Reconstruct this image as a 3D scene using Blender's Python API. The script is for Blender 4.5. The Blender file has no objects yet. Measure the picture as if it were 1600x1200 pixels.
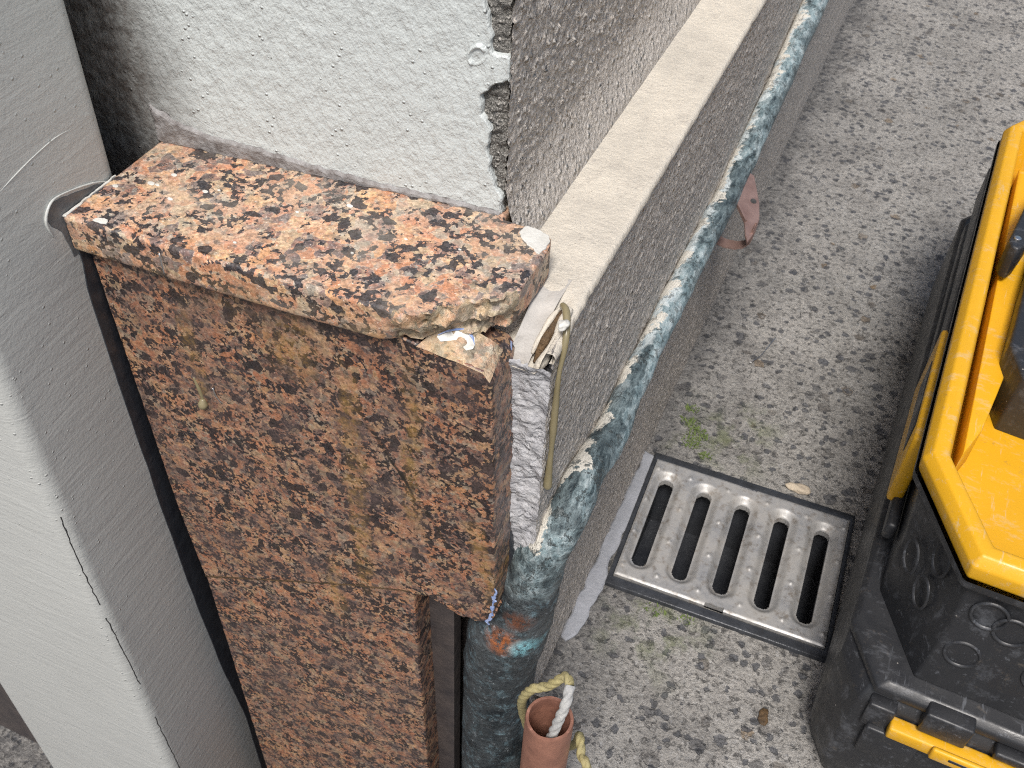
import bpy, bmesh, math, random
from mathutils import Vector, Matrix, noise
from mathutils.geometry import tessellate_polygon
R_ = math.radians
random.seed(7)
SC = bpy.context.scene
COL = SC.collection

# ------------------------------------------------------------------ camera
cd = bpy.data.cameras.new('camera'); cam = bpy.data.objects.new('camera', cd); COL.objects.link(cam)
cam.matrix_world = Matrix(((0.91588812, -0.31008124, 0.25494818, 0),
                           (0.3994892, 0.64160386, -0.65479223, 0),
                           (0.03946306, 0.70156547, 0.71151146, 0.8), (0, 0, 0, 1)))
cd.sensor_width = 36; cd.lens = 36 * 1622.683 / 1600
cd.clip_start = 0.02; cd.clip_end = 200
cd.dof.use_dof = True; cd.dof.focus_distance = 0.58; cd.dof.aperture_fstop = 32
SC.camera = cam

# ------------------------------------------------------------------ sky, sun, exposure
SUN = Vector((0.12, -0.60, 1.0)).normalized()
w = bpy.data.worlds.new("World"); SC.world = w; w.use_nodes = True
wn = w.node_tree.nodes; wl = w.node_tree.links
sky = wn.new('ShaderNodeTexSky'); sky.sky_type = 'NISHITA'; sky.sun_disc = False
sky.sun_elevation = math.asin(SUN.z); sky.sun_rotation = math.atan2(SUN.x, SUN.y)
sky.dust_density = 4.0; sky.air_density = 1.2; sky.ozone_density = 1.0
wl.new(sky.outputs[0], wn['Background'].inputs[0]); wn['Background'].inputs[1].default_value = 0.10
ld = bpy.data.lights.new('sun', 'SUN'); ld.energy = 2.9; ld.angle = R_(14); ld.color = (1.0, 0.965, 0.92)
lo = bpy.data.objects.new('sun', ld); COL.objects.link(lo)
lo.rotation_euler = (-SUN).to_track_quat('-Z', 'Y').to_euler(); lo.location = (-2, -2, 4)
SC.view_settings.view_transform = 'Standard'; SC.view_settings.look = 'None'
SC.view_settings.exposure = 0.36; SC.view_settings.gamma = 1
SC.render.engine = 'CYCLES'
SC.cycles.max_bounces = 5; SC.cycles.use_denoising = False; SC.cycles.filter_width = 1.1

# ------------------------------------------------------------------ helpers
def nz(p, s=1.0, seed=0.0): return noise.noise(Vector(p) * s + Vector((seed, seed * 1.7, -seed)))
def fz(p, s, seed=0.0, o=4): return noise.fractal(Vector(p) * s + Vector((seed, seed, seed)), 1.0, 2.0, o)
def sstep(a, b, x):
    t = min(1, max(0, (x - a) / (b - a))); return t * t * (3 - 2 * t)

def thing(name, label, cat, loc=(0, 0, 0), group=None):
    o = bpy.data.objects.new(name, None); COL.objects.link(o); o.location = loc; o.empty_display_size = .02
    o['label'] = label; o['category'] = cat
    if group: o['group'] = group
    return o
def mk(name, verts, faces, mat, parent=None, smooth=True, label=None):
    me = bpy.data.meshes.new(name); me.from_pydata([tuple(v) for v in verts], [], faces)
    bm = bmesh.new(); bm.from_mesh(me)
    bmesh.ops.recalc_face_normals(bm, faces=bm.faces)
    bm.to_mesh(me); bm.free()
    me.polygons.foreach_set('use_smooth', [smooth] * len(me.polygons))
    me.materials.append(mat)
    o = bpy.data.objects.new(name, me); COL.objects.link(o)
    if parent is not None:
        o.parent = parent
        p = parent; off = Vector((0, 0, 0))
        while p is not None: off += p.location; p = p.parent
        o.location = -off
    if label: o['label'] = label
    return o
def sharp(o, ang=35):
    me = o.data
    bm = bmesh.new(); bm.from_mesh(me)
    for e in bm.edges:
        if len(e.link_faces) == 2 and e.calc_face_angle(0) > R_(ang): e.smooth = False
    bm.to_mesh(me); bm.free(); return o
def bev(o, wd, seg=2, ang=30):
    m = o.modifiers.new('bevel', 'BEVEL'); m.width = wd; m.segments = seg; m.limit_method = 'ANGLE'; m.angle_limit = R_(ang)
    return o
def structure(o): o['kind'] = 'structure'; return o
def tag(o, label, cat, group=None, kind=None):
    o['label'] = label; o['category'] = cat
    if group: o['group'] = group
    if kind: o['kind'] = kind
    return o
def box(x0, x1, y0, y1, z0, z1):
    v = [(x, y, z) for z in (z0, z1) for y in (y0, y1) for x in (x0, x1)]
    return v, [(0, 2, 3, 1), (4, 5, 7, 6), (0, 1, 5, 4), (2, 6, 7, 3), (0, 4, 6, 2), (1, 3, 7, 5)]
def resample(poly, step, jit=0.0, seed=0.0, closed=True, freq=120, jfun=None):
    out = []; n = len(poly)
    for i in range(n if closed else n - 1):
        a = Vector(poly[i]); b = Vector(poly[(i + 1) % n]); k = max(1, int((b - a).length / step))
        for j in range(k):
            p = a.lerp(b, j / k)
            m = 1 if jfun is None else jfun(p)
            if jit:
                q = Vector((p[0], p[1], seed))
                p = p + Vector((fz(q, freq, seed + 3), fz(q, freq, seed + 9))) * jit * m
            out.append(p)
    if not closed: out.append(Vector(poly[-1]))
    return out
def inset(poly, d):
    n = len(poly); area = sum(poly[i][0] * poly[(i + 1) % n][1] - poly[(i + 1) % n][0] * poly[i][1] for i in range(n))
    sg = 1 if area > 0 else -1; out = []
    for i in range(n):
        e1 = Vector(poly[i]) - Vector(poly[i - 1]); e2 = Vector(poly[(i + 1) % n]) - Vector(poly[i])
        if e1.length < 1e-9 or e2.length < 1e-9: out.append(Vector(poly[i])); continue
        e1.normalize(); e2.normalize(); t = e1 + e2
        if t.length < 1e-6: out.append(Vector(poly[i])); continue
        t.normalize(); out.append(Vector(poly[i]) + Vector((-t.y, t.x)) * d * sg / max(.6, t.dot(e2)))
    return out
def caps(poly, idx, flip=False):
    tri = tessellate_polygon([[Vector((p[0], p[1], 0)) for p in poly]])
    return [tuple(idx[k] for k in t) for t in tri]
def prism(name, rings, caps2d, mat, parent=None, smooth=True, label=None, ang=40, bottom=True):
    """rings: lists of 3D points (same length); caps2d: 2D outline of the first and last ring"""
    n = len(rings[0]); V = [p for r in rings for p in r]; Fc = []
    for k in range(len(rings) - 1):
        for i in range(n):
            j = (i + 1) % n; Fc.append((k * n + i, k * n + j, (k + 1) * n + j, (k + 1) * n + i))
    nside = len(Fc); Fc += caps(caps2d[0], list(range(n)))
    if bottom: Fc += caps(caps2d[1], list(range((len(rings) - 1) * n, len(rings) * n)))
    o = mk(name, V, Fc, mat, parent, smooth, label); sharp(o, ang)
    for pl in o.data.polygons[nside:]: pl.use_smooth = False
    return o
def facade(p0, sl):            # vertical plane through p0 with plan slope sl
    return lambda x, z, off=0: Vector((x, p0[1] + sl * (x - p0[0]) + off, z))
PW = facade((-.1824, .4391), .11)        # upper wall face
PF = facade((-.3965, .3404), .049)       # granite panel face
def plate(name, poly, fr, y0, th, mat, parent=None, r=.0012, step=.004, jit=0, seed=0, freq=120, jfun=None, rough=0, label=None, ang=40):
    """plate in a facade frame: outline in (x,z), front at offset y0, thickness th going back"""
    p = resample(poly, step, jit, seed, True, freq, jfun)
    i1 = inset(p, r); i2 = inset(p, r * .35)
    def lift(q, off, k):
        out = []
        for a in q:
            v = fr(a[0], a[1], off)
            if rough and k: v = v + Vector((fz(v, 160, seed), fz(v, 160, seed + 5), fz(v, 160, seed + 7))) * rough * (k if jfun is None else k * jfun(a))
            out.append(v)
        return out
    rings = [lift(i1, y0, 0), lift(i2, y0 + r * .35, 0), lift(p, y0 + r, 0)]
    m = max(1, int(th / .004)) if rough else 1
    for k in range(1, m): rings.append(lift(p, y0 + r + (th - r) * k / m, 1))
    rings.append(lift(p, y0 + th, 1 if rough else 0))
    return prism(name, rings, (i1, p), mat, parent, True, label, ang)
def tube(name, pts, rad, mat, parent=None, seg=24, sub=6, cap=True, disp=0, seed=0, label=None, inner=None, smooth_pts=True):
    P = [Vector(p) for p in pts]; Q = []; Rr = []
    def cr(a, b, c, d, t): return 0.5 * ((2 * b) + (c - a) * t + (2 * a - 5 * b + 4 * c - d) * t * t + (-a + 3 * b - 3 * c + d) * t ** 3)
    n = len(P)
    for i in range(n - 1):
        a, b, c, d = P[max(0, i - 1)], P[i], P[i + 1], P[min(n - 1, i + 2)]
        ra, rb, rc, rd = rad[max(0, i - 1)], rad[i], rad[i + 1], rad[min(n - 1, i + 2)]
        for k in range(sub):
            t = k / sub
            Q.append(cr(a, b, c, d, t) if smooth_pts else b.lerp(c, t)); Rr.append(cr(ra, rb, rc, rd, t) if smooth_pts else rb + (rc - rb) * t)
    Q.append(P[-1]); Rr.append(rad[-1])
    V = []; Fc = []; up = Vector((0, 0, 1)); last = None
    m = len(Q)
    for i, q in enumerate(Q):
        t = (Q[min(m - 1, i + 1)] - Q[max(0, i - 1)]).normalized()
        if last is None:
            ref = up if abs(t.z) < .9 else Vector((1, 0, 0)); u = t.cross(ref).normalized()
        else: u = (last - t * last.dot(t)).normalized()
        last = u; v = t.cross(u)
        for s in range(seg):
            a = 2 * math.pi * s / seg; d = u * math.cos(a) + v * math.sin(a); r = Rr[i]
            p = q + d * r
            if disp: p = p + d * disp * fz(p, 45, seed)
            V.append(p)
    for i in range(m - 1):
        for s in range(seg):
            b = (s + 1) % seg; Fc.append((i * seg + s, i * seg + b, (i + 1) * seg + b, (i + 1) * seg + s))
    if cap:
        V.append(Q[0]); c0 = len(V) - 1; V.append(Q[-1]); c1 = len(V) - 1
        for s in range(seg):
            b = (s + 1) % seg; Fc.append((c0, b, s)); Fc.append((c1, (m - 1) * seg + s, (m - 1) * seg + b))
    return mk(name, V, Fc, mat, parent, True, label)
def lathe(name, prof, cen, mat, parent=None, seg=48, axis=None, label=None, ang=40):
    """prof: closed list of (r, h)"""
    ax = Vector(axis or (0, 0, 1)).normalized(); u = ax.cross(Vector((.3, 1, .1))).normalized(); v = ax.cross(u)
    n = len(prof); V = []; Fc = []
    for s in range(seg):
        a = 2 * math.pi * s / seg; d = u * math.cos(a) + v * math.sin(a)
        for r, h in prof: V.append(Vector(cen) + d * r + ax * h)
    for s in range(seg):
        b = (s + 1) % seg
        for k in range(n):
            l = (k + 1) % n
            if prof[k][0] == 0 and prof[l][0] == 0: continue
            Fc.append((s * n + k, b * n + k, b * n + l, s * n + l))
    o = mk(name, V, Fc, mat, parent, True, label); sharp(o, ang); return o

# ------------------------------------------------------------------ materials
class M:
    def __init__(s, name, rough=.6, metal=0, spec=.5):
        s.m = bpy.data.materials.new(name); s.m.use_nodes = True; s.t = s.m.node_tree; s.n = s.t.nodes; s.l = s.t.links
        s.b = s.n['Principled BSDF']; s.b.inputs['Roughness'].default_value = rough; s.b.inputs['Metallic'].default_value = metal
        s.b.inputs['Specular IOR Level'].default_value = spec
        s.tc = s.n.new('ShaderNodeTexCoord').outputs['Object']
    def mapping(s, scale=(1, 1, 1), rot=(0, 0, 0), src=None):
        k = s.n.new('ShaderNodeMapping'); k.inputs['Scale'].default_value = scale; k.inputs['Rotation'].default_value = rot
        s.l.new(src or s.tc, k.inputs[0]); return k.outputs[0]
    def noise(s, scale, detail=4, rough=.55, src=None, dist=0, col=False):
        k = s.n.new('ShaderNodeTexNoise'); k.inputs['Scale'].default_value = scale; k.inputs['Detail'].default_value = detail
        k.inputs['Roughness'].default_value = rough; k.inputs['Distortion'].default_value = dist
        s.l.new(src or s.tc, k.inputs['Vector']); return k.outputs['Color' if col else 'Fac']
    def vor(s, scale, out='Color', feat='F1', src=None, rnd=1):
        k = s.n.new('ShaderNodeTexVoronoi'); k.feature = feat; k.inputs['Scale'].default_value = scale
        k.inputs['Randomness'].default_value = rnd; s.l.new(src or s.tc, k.inputs['Vector']); return k.outputs[out]
    def warp(s, amt, scale, src=None):
        n = s.noise(scale, 3, .6, src, col=True)
        a = s.n.new('ShaderNodeVectorMath'); a.operation = 'SUBTRACT'; s.l.new(n, a.inputs[0]); a.inputs[1].default_value = (.5, .5, .5)
        b = s.n.new('ShaderNodeVectorMath'); b.operation = 'SCALE'; s.l.new(a.outputs[0], b.inputs[0]); b.inputs['Scale'].default_value = amt
        c = s.n.new('ShaderNodeVectorMath'); c.operation = 'ADD'; s.l.new(src or s.tc, c.inputs[0]); s.l.new(b.outputs[0], c.inputs[1])
        return c.outputs[0]
    def ramp(s, fac, stops, interp='LINEAR'):
        k = s.n.new('ShaderNodeValToRGB'); e = k.color_ramp; e.interpolation = interp
        for i, (p, c) in enumerate(stops):
            el = e.elements[i] if i < 2 else e.elements.new(p)
            el.position = p; el.color = (c, c, c, 1) if isinstance(c, (int, float)) else (*c, 1)
        s.l.new(fac, k.inputs[0]); return k.outputs[0]
    def mix(s, fac, a, b, mode='MIX'):
        k = s.n.new('ShaderNodeMix'); k.data_type = 'RGBA'; k.blend_type = mode
        for i, v in ((0, fac), (6, a), (7, b)):
            inp = k.inputs[i]
            if hasattr(v, 'is_linked'): s.l.new(v, inp)
            elif isinstance(v, (int, float)): inp.default_value = v if i == 0 else (v, v, v, 1)
            else: inp.default_value = (*v, 1)
        return k.outputs[2]
    def math(s, op, a, b=0, clamp=False):
        k = s.n.new('ShaderNodeMath'); k.operation = op; k.use_clamp = clamp
        for inp, v in ((k.inputs[0], a), (k.inputs[1], b)):
            if isinstance(v, (int, float)): inp.default_value = v
            else: s.l.new(v, inp)
        return k.outputs[0]
    def sep(s, src=None):
        k = s.n.new('ShaderNodeSeparateXYZ'); s.l.new(src or s.tc, k.inputs[0]); return k.outputs
    def bump(s, h, dist, strength=1, prev=None):
        k = s.n.new('ShaderNodeBump'); k.inputs['Distance'].default_value = dist; k.inputs['Strength'].default_value = strength
        s.l.new(h, k.inputs['Height'])
        if prev is not None: s.l.new(prev, k.inputs['Normal'])
        return k.outputs[0]
    def color(s, c):
        if isinstance(c, tuple): s.b.inputs['Base Color'].default_value = (*c, 1)
        else: s.l.new(c, s.b.inputs['Base Color'])
        return s
    def rough(s, c): s.l.new(c, s.b.inputs['Roughness']); return s
    def normal(s, c): s.l.new(c, s.b.inputs['Normal']); return s

def granite(name, kind):
    m = M(name, .35); q = 1.12 if kind != 'panel' else 1.5
    w1 = m.warp(.006, 170)
    big = m.sep(m.vor(88 * q, 'Color', src=w1))[0]
    base = m.ramp(big, [(0, (.50, .23, .115)), (.14, (.60, .33, .16)), (.28, (.60, .40, .21)), (.40, (.46, .36, .22)), (.50, (.55, .27, .14)),
                        (.60, (.14, .105, .10)), (.76, (.52, .30, .17)), (.86, (.085, .068, .07)), (.94, (.40, .35, .26))], 'CONSTANT')
    w2 = m.warp(.004, 300)
    sm = m.sep(m.vor(260 * q, 'Color', src=w2))[1]
    small = m.ramp(sm, [(0, (.48, .22, .13)), (.25, (.62, .42, .26)), (.42, (.30, .17, .12)), (.6, (.10, .08, .075)), (.76, (.50, .30, .2)), (.9, (.36, .33, .27))], 'CONSTANT')
    c = m.mix(m.ramp(m.noise(130, 3), [(.40, .15), (.60, .8)]), base, small)
    vein = m.vor(88 * q, 'Distance', 'DISTANCE_TO_EDGE', src=w1); c = m.mix(m.ramp(vein, [(0, .4), (.035, 0)]), c, (.58, .46, .34))
    # biotite clusters
    cl = m.math('GREATER_THAN', m.noise(58 * q, 4, .7), .515 if kind != 'panel' else .485)
    bk = m.math('GREATER_THAN', m.sep(m.vor(330 * q, 'Color', src=w2))[2], .42)
    big2 = m.math('GREATER_THAN', m.sep(m.vor(150, 'Color', src=w1))[1], .93)
    blk = m.math('MAXIMUM', m.math('MULTIPLY', cl, bk), big2)
    grey = m.ramp(m.noise(26, 4, .6), [(.42, 0), (.62, .32 if kind != 'panel' else .22)]); c = m.mix(grey, c, m.ramp(m.noise(300, 4, .7), [(.3, (.16, .15, .14)), (.5, (.42, .38, .31)), (.7, (.58, .54, .46))]))
    fl = m.ramp(m.noise(700, 3, .75), [(.60, 0), (.70, .8)]); c = m.mix(fl, c, (.72, .66, .58))
    fine = m.noise(900, 3, .7)
    dark = m.ramp(fine, [(.40, (.006, .007, .010)), (.75, (.075, .075, .085))])
    c = m.mix(m.math('MULTIPLY', blk, .93), c, dark)
    c = m.mix(.65, c, m.ramp(m.noise(480, 5, .75), [(.32, .22), (.5, 1.0), (.68, 1.9)]), 'MULTIPLY')
    if kind == 'coping':
        c = m.mix(1, c, (.92, .90, .93), 'MULTIPLY')
        dirt = m.ramp(m.noise(22, 5, .6), [(.48, 0), (.68, .35)])
        c = m.mix(dirt, c, (.42, .37, .30))
        # yellow resin soaked into the front arris
        s = m.sep(); yl = m.ramp(m.math('ADD', m.math('MULTIPLY', s[1], -1.0), m.math('MULTIPLY', s[0], .05)), [(.0, 0), (1, 0)])
        low = m.ramp(m.math('MULTIPLY', s[2], 1), [(.4255, 1), (.4500, 0)])
        c = m.mix(m.math('MULTIPLY', low, m.ramp(m.noise(45, 5, .7), [(.40, .0), (.65, .45)])), c, (.34, .22, .09))
        m.rough(m.ramp(m.noise(120, 4), [(.3, .35), (.7, .7)]))
        h = m.math('ADD', m.noise(420, 4, .65), m.math('MULTIPLY', m.noise(60, 3), .8)); m.normal(m.bump(h, .0008, .7))
    elif kind == 'broken':
        c = m.mix(m.ramp(m.noise(60, 4), [(.3, .15), (.65, .85)]), c, m.ramp(m.noise(140, 4), [(.3, (.40, .29, .15)), (.55, (.52, .44, .31)), (.7, (.16, .11, .06))]))
        m.b.inputs['Roughness'].default_value = .4
        m.normal(m.bump(m.noise(260, 5, .7), .0022, .9))
    else:
        c = m.mix(m.ramp(m.noise(34, 4, .65), [(.45, 0), (.66, .6)]), c, m.ramp(m.noise(500, 3, .7), [(.35, (.05, .045, .05)), (.6, (.22, .17, .16))]))
        c = m.mix(1, c, (.62, .55, .53), 'MULTIPLY')
        s = m.sep(); wx = m.sep(m.warp(.018, 28)); wz = m.sep(m.warp(.03, 16))
        def band(x0, hw, zlo, zhi, slope=0):
            xx = m.math('SUBTRACT', wx[0], m.math('MULTIPLY', m.math('SUBTRACT', s[2], .3), slope))
            d = m.math('ABSOLUTE', m.math('SUBTRACT', xx, x0))
            a = m.ramp(m.math('DIVIDE', d, hw * 2), [(.25, 1), (.55, 0)])
            b = m.math('MULTIPLY', m.ramp(m.math('ADD', m.math('DIVIDE', m.math('SUBTRACT', wz[2], zlo), .05), 0), [(0, 0), (.6, 1)]),
                       m.ramp(m.math('DIVIDE', m.math('SUBTRACT', zhi, wz[2]), .05), [(0, 0), (.6, 1)]))
            return m.math('MULTIPLY', a, b)
        st = band(-.236, .0085, .16, .40)
        for b in (band(-.197, .006, .25, .42), band(-.34, .006, .31, .41), band(-.163, .008, .19, .30, -.25), band(-.262, .006, .10, .20), band(-.27, .02, .36, .43), band(-.31, .03, .395, .43)): st = m.math('MAXIMUM', st, b)
        tone = m.ramp(m.noise(90, 4, .65), [(.35, (.05, .045, .02)), (.5, (.30, .17, .045)), (.7, (.42, .26, .085))])
        c = m.mix(m.math('MULTIPLY', st, m.ramp(m.noise(150, 4, .7), [(.40, .04), (.64, .55)])), c, tone)
        ck = m.math('MULTIPLY', band(-.199, .0016, .235, .36, -.526), m.ramp(m.noise(60, 4, .7), [(.35, .2), (.55, .95)])); c = m.mix(ck, c, (.02, .016, .012))
        m.rough(m.ramp(m.noise(150, 4), [(.3, .22), (.7, .5)]))
        h = m.math('ADD', m.noise(380, 4, .65), m.math('MULTIPLY', m.noise(60, 3), .6)); m.normal(m.bump(h, .0007, .7))
    m.color(c); return m.m

def paint(name, base, shade_grime=None, rough=.38, streaks=False, amt=1.0):
    m = M(name, rough)
    n1 = m.noise(18, 4, .55); n2 = m.noise(150, 4, .6, src=m.mapping((1, 1, .62))); n3 = m.noise(420, 3, .6)
    c = m.mix(m.ramp(n1, [(.3, 0), (.75, .35)]), base, tuple(x * .82 for x in base))
    specks = m.ramp(m.vor(150, 'Distance'), [(.05, 1), (.09, 0)])
    rnd = m.math('GREATER_THAN', m.sep(m.vor(150, 'Color'))[0], .93)
    c = m.mix(m.math('MULTIPLY', m.math('MULTIPLY', specks, rnd), .8), c, (.07, .065, .06))
    if shade_grime:
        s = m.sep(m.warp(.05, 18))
        # door post's shade painted into the left end of the wall, with some grime
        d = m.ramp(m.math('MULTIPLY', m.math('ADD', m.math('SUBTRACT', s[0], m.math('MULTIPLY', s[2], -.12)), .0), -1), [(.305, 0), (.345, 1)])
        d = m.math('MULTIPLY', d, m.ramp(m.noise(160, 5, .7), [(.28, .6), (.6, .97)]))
        c = m.mix(d, c, shade_grime)
    m.color(c)
    if streaks:
        st = m.noise(34, 5, .6, src=m.mapping((.6, .6, 3.2), (.35, 0, 0)), dist=.8)
        h = m.math('ADD', m.math('MULTIPLY', st, .7), m.math('MULTIPLY', n3, .3))
    else:
        h = m.math('ADD', m.math('MULTIPLY', n2, 1.6), m.math('MULTIPLY', n3, .3))
        st = m.noise(300, 4, .6, src=m.mapping((1, 1, .7), (0, .3, 0)))
        h = m.math('ADD', h, m.math('MULTIPLY', st, .35))
    blob = m.math('MULTIPLY', m.ramp(m.vor(210, 'Distance'), [(0, 1), (.22, 0)]), m.math('GREATER_THAN', m.sep(m.vor(210, 'Color'))[1], .80))
    h = m.math('ADD', h, m.math('MULTIPLY', blob, .9 if not streaks else 1.1))
    m.normal(m.bump(h, .0022 * amt, .8)); return m.m

def roughcast(name, c1, c2, amt=.004, sc=330, peaks=True):
    m = M(name, .62)
    n = m.noise(sc, 4, .65); v = m.vor(sc * .85, 'Distance'); g = m.noise(sc * 2.6, 3, .7)
    c = m.mix(m.ramp(m.noise(25, 4), [(.3, 0), (.7, .6)]), c1, c2)
    if peaks:
        pk = m.math('MULTIPLY', m.ramp(v, [(.16, 1), (.40, 0)]), m.math('GREATER_THAN', m.sep(m.vor(sc * .85, 'Color'))[0], .66))
        pk = m.math('MULTIPLY', pk, m.ramp(m.sep()[2], [(.42, .45), (.46, 1)]))
        c = m.mix(m.math('MULTIPLY', pk, .85), c, (.78, .75, .70))  # grit highlights painted in as pale specks, crevice shade as dark ones
        c = m.mix(m.ramp(n, [(.36, .5), (.5, 0)]), c, tuple(x * .45 for x in c1))
        c = m.mix(m.ramp(g, [(.50, 0), (.68, .75)]), c, (.80, .77, .72)); c = m.mix(m.ramp(g, [(.32, .75), (.45, 0)]), c, tuple(x * .35 for x in c1))
        h = m.math('ADD', m.math('ADD', m.math('MULTIPLY', n, 1.2), m.math('MULTIPLY', g, .7)), m.math('ADD', m.math('MULTIPLY', m.ramp(v, [(0, 1), (.6, 0)]), .6), m.math('MULTIPLY', pk, 1.2)))
    else:
        c = m.mix(m.ramp(g, [(.50, 0), (.62, .9)]), c, (.46, .45, .42)); c = m.mix(m.ramp(g, [(.36, .9), (.5, 0)]), c, (.035, .035, .033))
        h = m.math('ADD', m.math('MULTIPLY', n, 1.0), m.math('MULTIPLY', g, 1.2))
    m.color(c); m.normal(m.bump(h, amt, .85)); return m.m

def concrete_ground():
    m = M('weathered_concrete', .85)
    wv = m.warp(.011, 120)
    base = m.mix(m.ramp(m.noise(9, 5, .6), [(.3, 0), (.7, 1)]), (.46, .44, .41), (.32, .308, .287))
    base = m.mix(m.ramp(m.noise(170, 5, .7), [(.34, .6), (.5, 0)]), base, (.20, .195, .19))
    base = m.mix(m.ramp(m.noise(260, 4, .6), [(.55, 0), (.72, .7)]), base, (.56, .55, .53))
    # exposed stones of several sizes
    def stones(sc, thr, sz, col, seed_ch):
        cc = m.sep(m.vor(sc, 'Color', src=wv)); d = m.vor(sc, 'Distance', src=wv)
        on = m.math('GREATER_THAN', cc[seed_ch], thr)
        return m.math('MULTIPLY', on, m.ramp(d, [(sz, 1), (sz + .06, 0)]))
    s1 = stones(62, .80, .36, None, 0); s2 = stones(105, .70, .36, None, 1); s3 = stones(230, .62, .38, None, 2)
    dens = m.ramp(m.noise(7, 3), [(.35, .45), (.6, 1)])
    cs = m.ramp(m.sep(m.vor(62, 'Color', src=wv))[1], [(0, (.10, .105, .12)), (.55, (.17, .165, .16)), (.86, (.16, .14, .12)), (.97, (.26, .19, .12))])
    c = m.mix(m.math('MULTIPLY', s1, dens), base, cs)
    c = m.mix(m.math('MULTIPLY', s2, .85), c, (.09, .095, .108))
    c = m.mix(m.math('MULTIPLY', s3, .45), c, (.12, .115, .11))
    pit = m.ramp(m.noise(150, 6, .74, src=wv), [(.34, .75), (.44, 0)]); c = m.mix(pit, c, (.06, .06, .065))
    wht = m.ramp(m.noise(160, 6, .8), [(.56, 0), (.68, .75)]); c = m.mix(wht, c, (.52, .52, .52))
    c = m.mix(m.ramp(m.noise(13, 5, .7), [(.38, .45), (.55, 0)]), c, m.mix(1, c, (.55, .54, .54), 'MULTIPLY'))
    # pale laitance streak beside the wall and green algae around the drain
    s = m.sep(m.warp(.08, 14))
    strip = m.ramp(s[0], [(-.095 + .5, 0), (1, 0)])
    al = m.math('MULTIPLY', m.ramp(m.noise(40, 5, .7), [(.48, 0), (.62, .6)]),
                m.ramp(m.math('ABSOLUTE', m.math('SUBTRACT', s[1], .64)), [(.07, 0), (.10, 1), ]) )
    al = m.math('MULTIPLY', al, m.ramp(m.math('ABSOLUTE', m.math('SUBTRACT', s[1], .64)), [(.14, 1), (.19, 0)]))
    al = m.math('MULTIPLY', al, m.ramp(m.math('ABSOLUTE', m.math('ADD', s[0], .06)), [(.03, 1), (.07, 0)]))
    c = m.mix(al, c, (.16, .19, .075))
    dk = m.ramp(m.math('ADD', s[0], .5), [(.378, 1), (.45, 0)])  # shadow along the wall foot painted into the paving colour, mixed with grime
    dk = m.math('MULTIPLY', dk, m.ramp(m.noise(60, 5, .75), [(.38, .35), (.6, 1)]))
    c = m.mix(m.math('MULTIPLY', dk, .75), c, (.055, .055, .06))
    m.color(c)
    h = m.math('SUBTRACT', m.math('ADD', m.math('SUBTRACT', m.noise(220, 5, .75), m.math('MULTIPLY', pit, .5)), m.math('MULTIPLY', m.noise(40, 3), .7)), m.math('MULTIPLY', m.math('ADD', s1, s2), .25))
    m.normal(m.bump(h, .0065, .95)); return m.m

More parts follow.
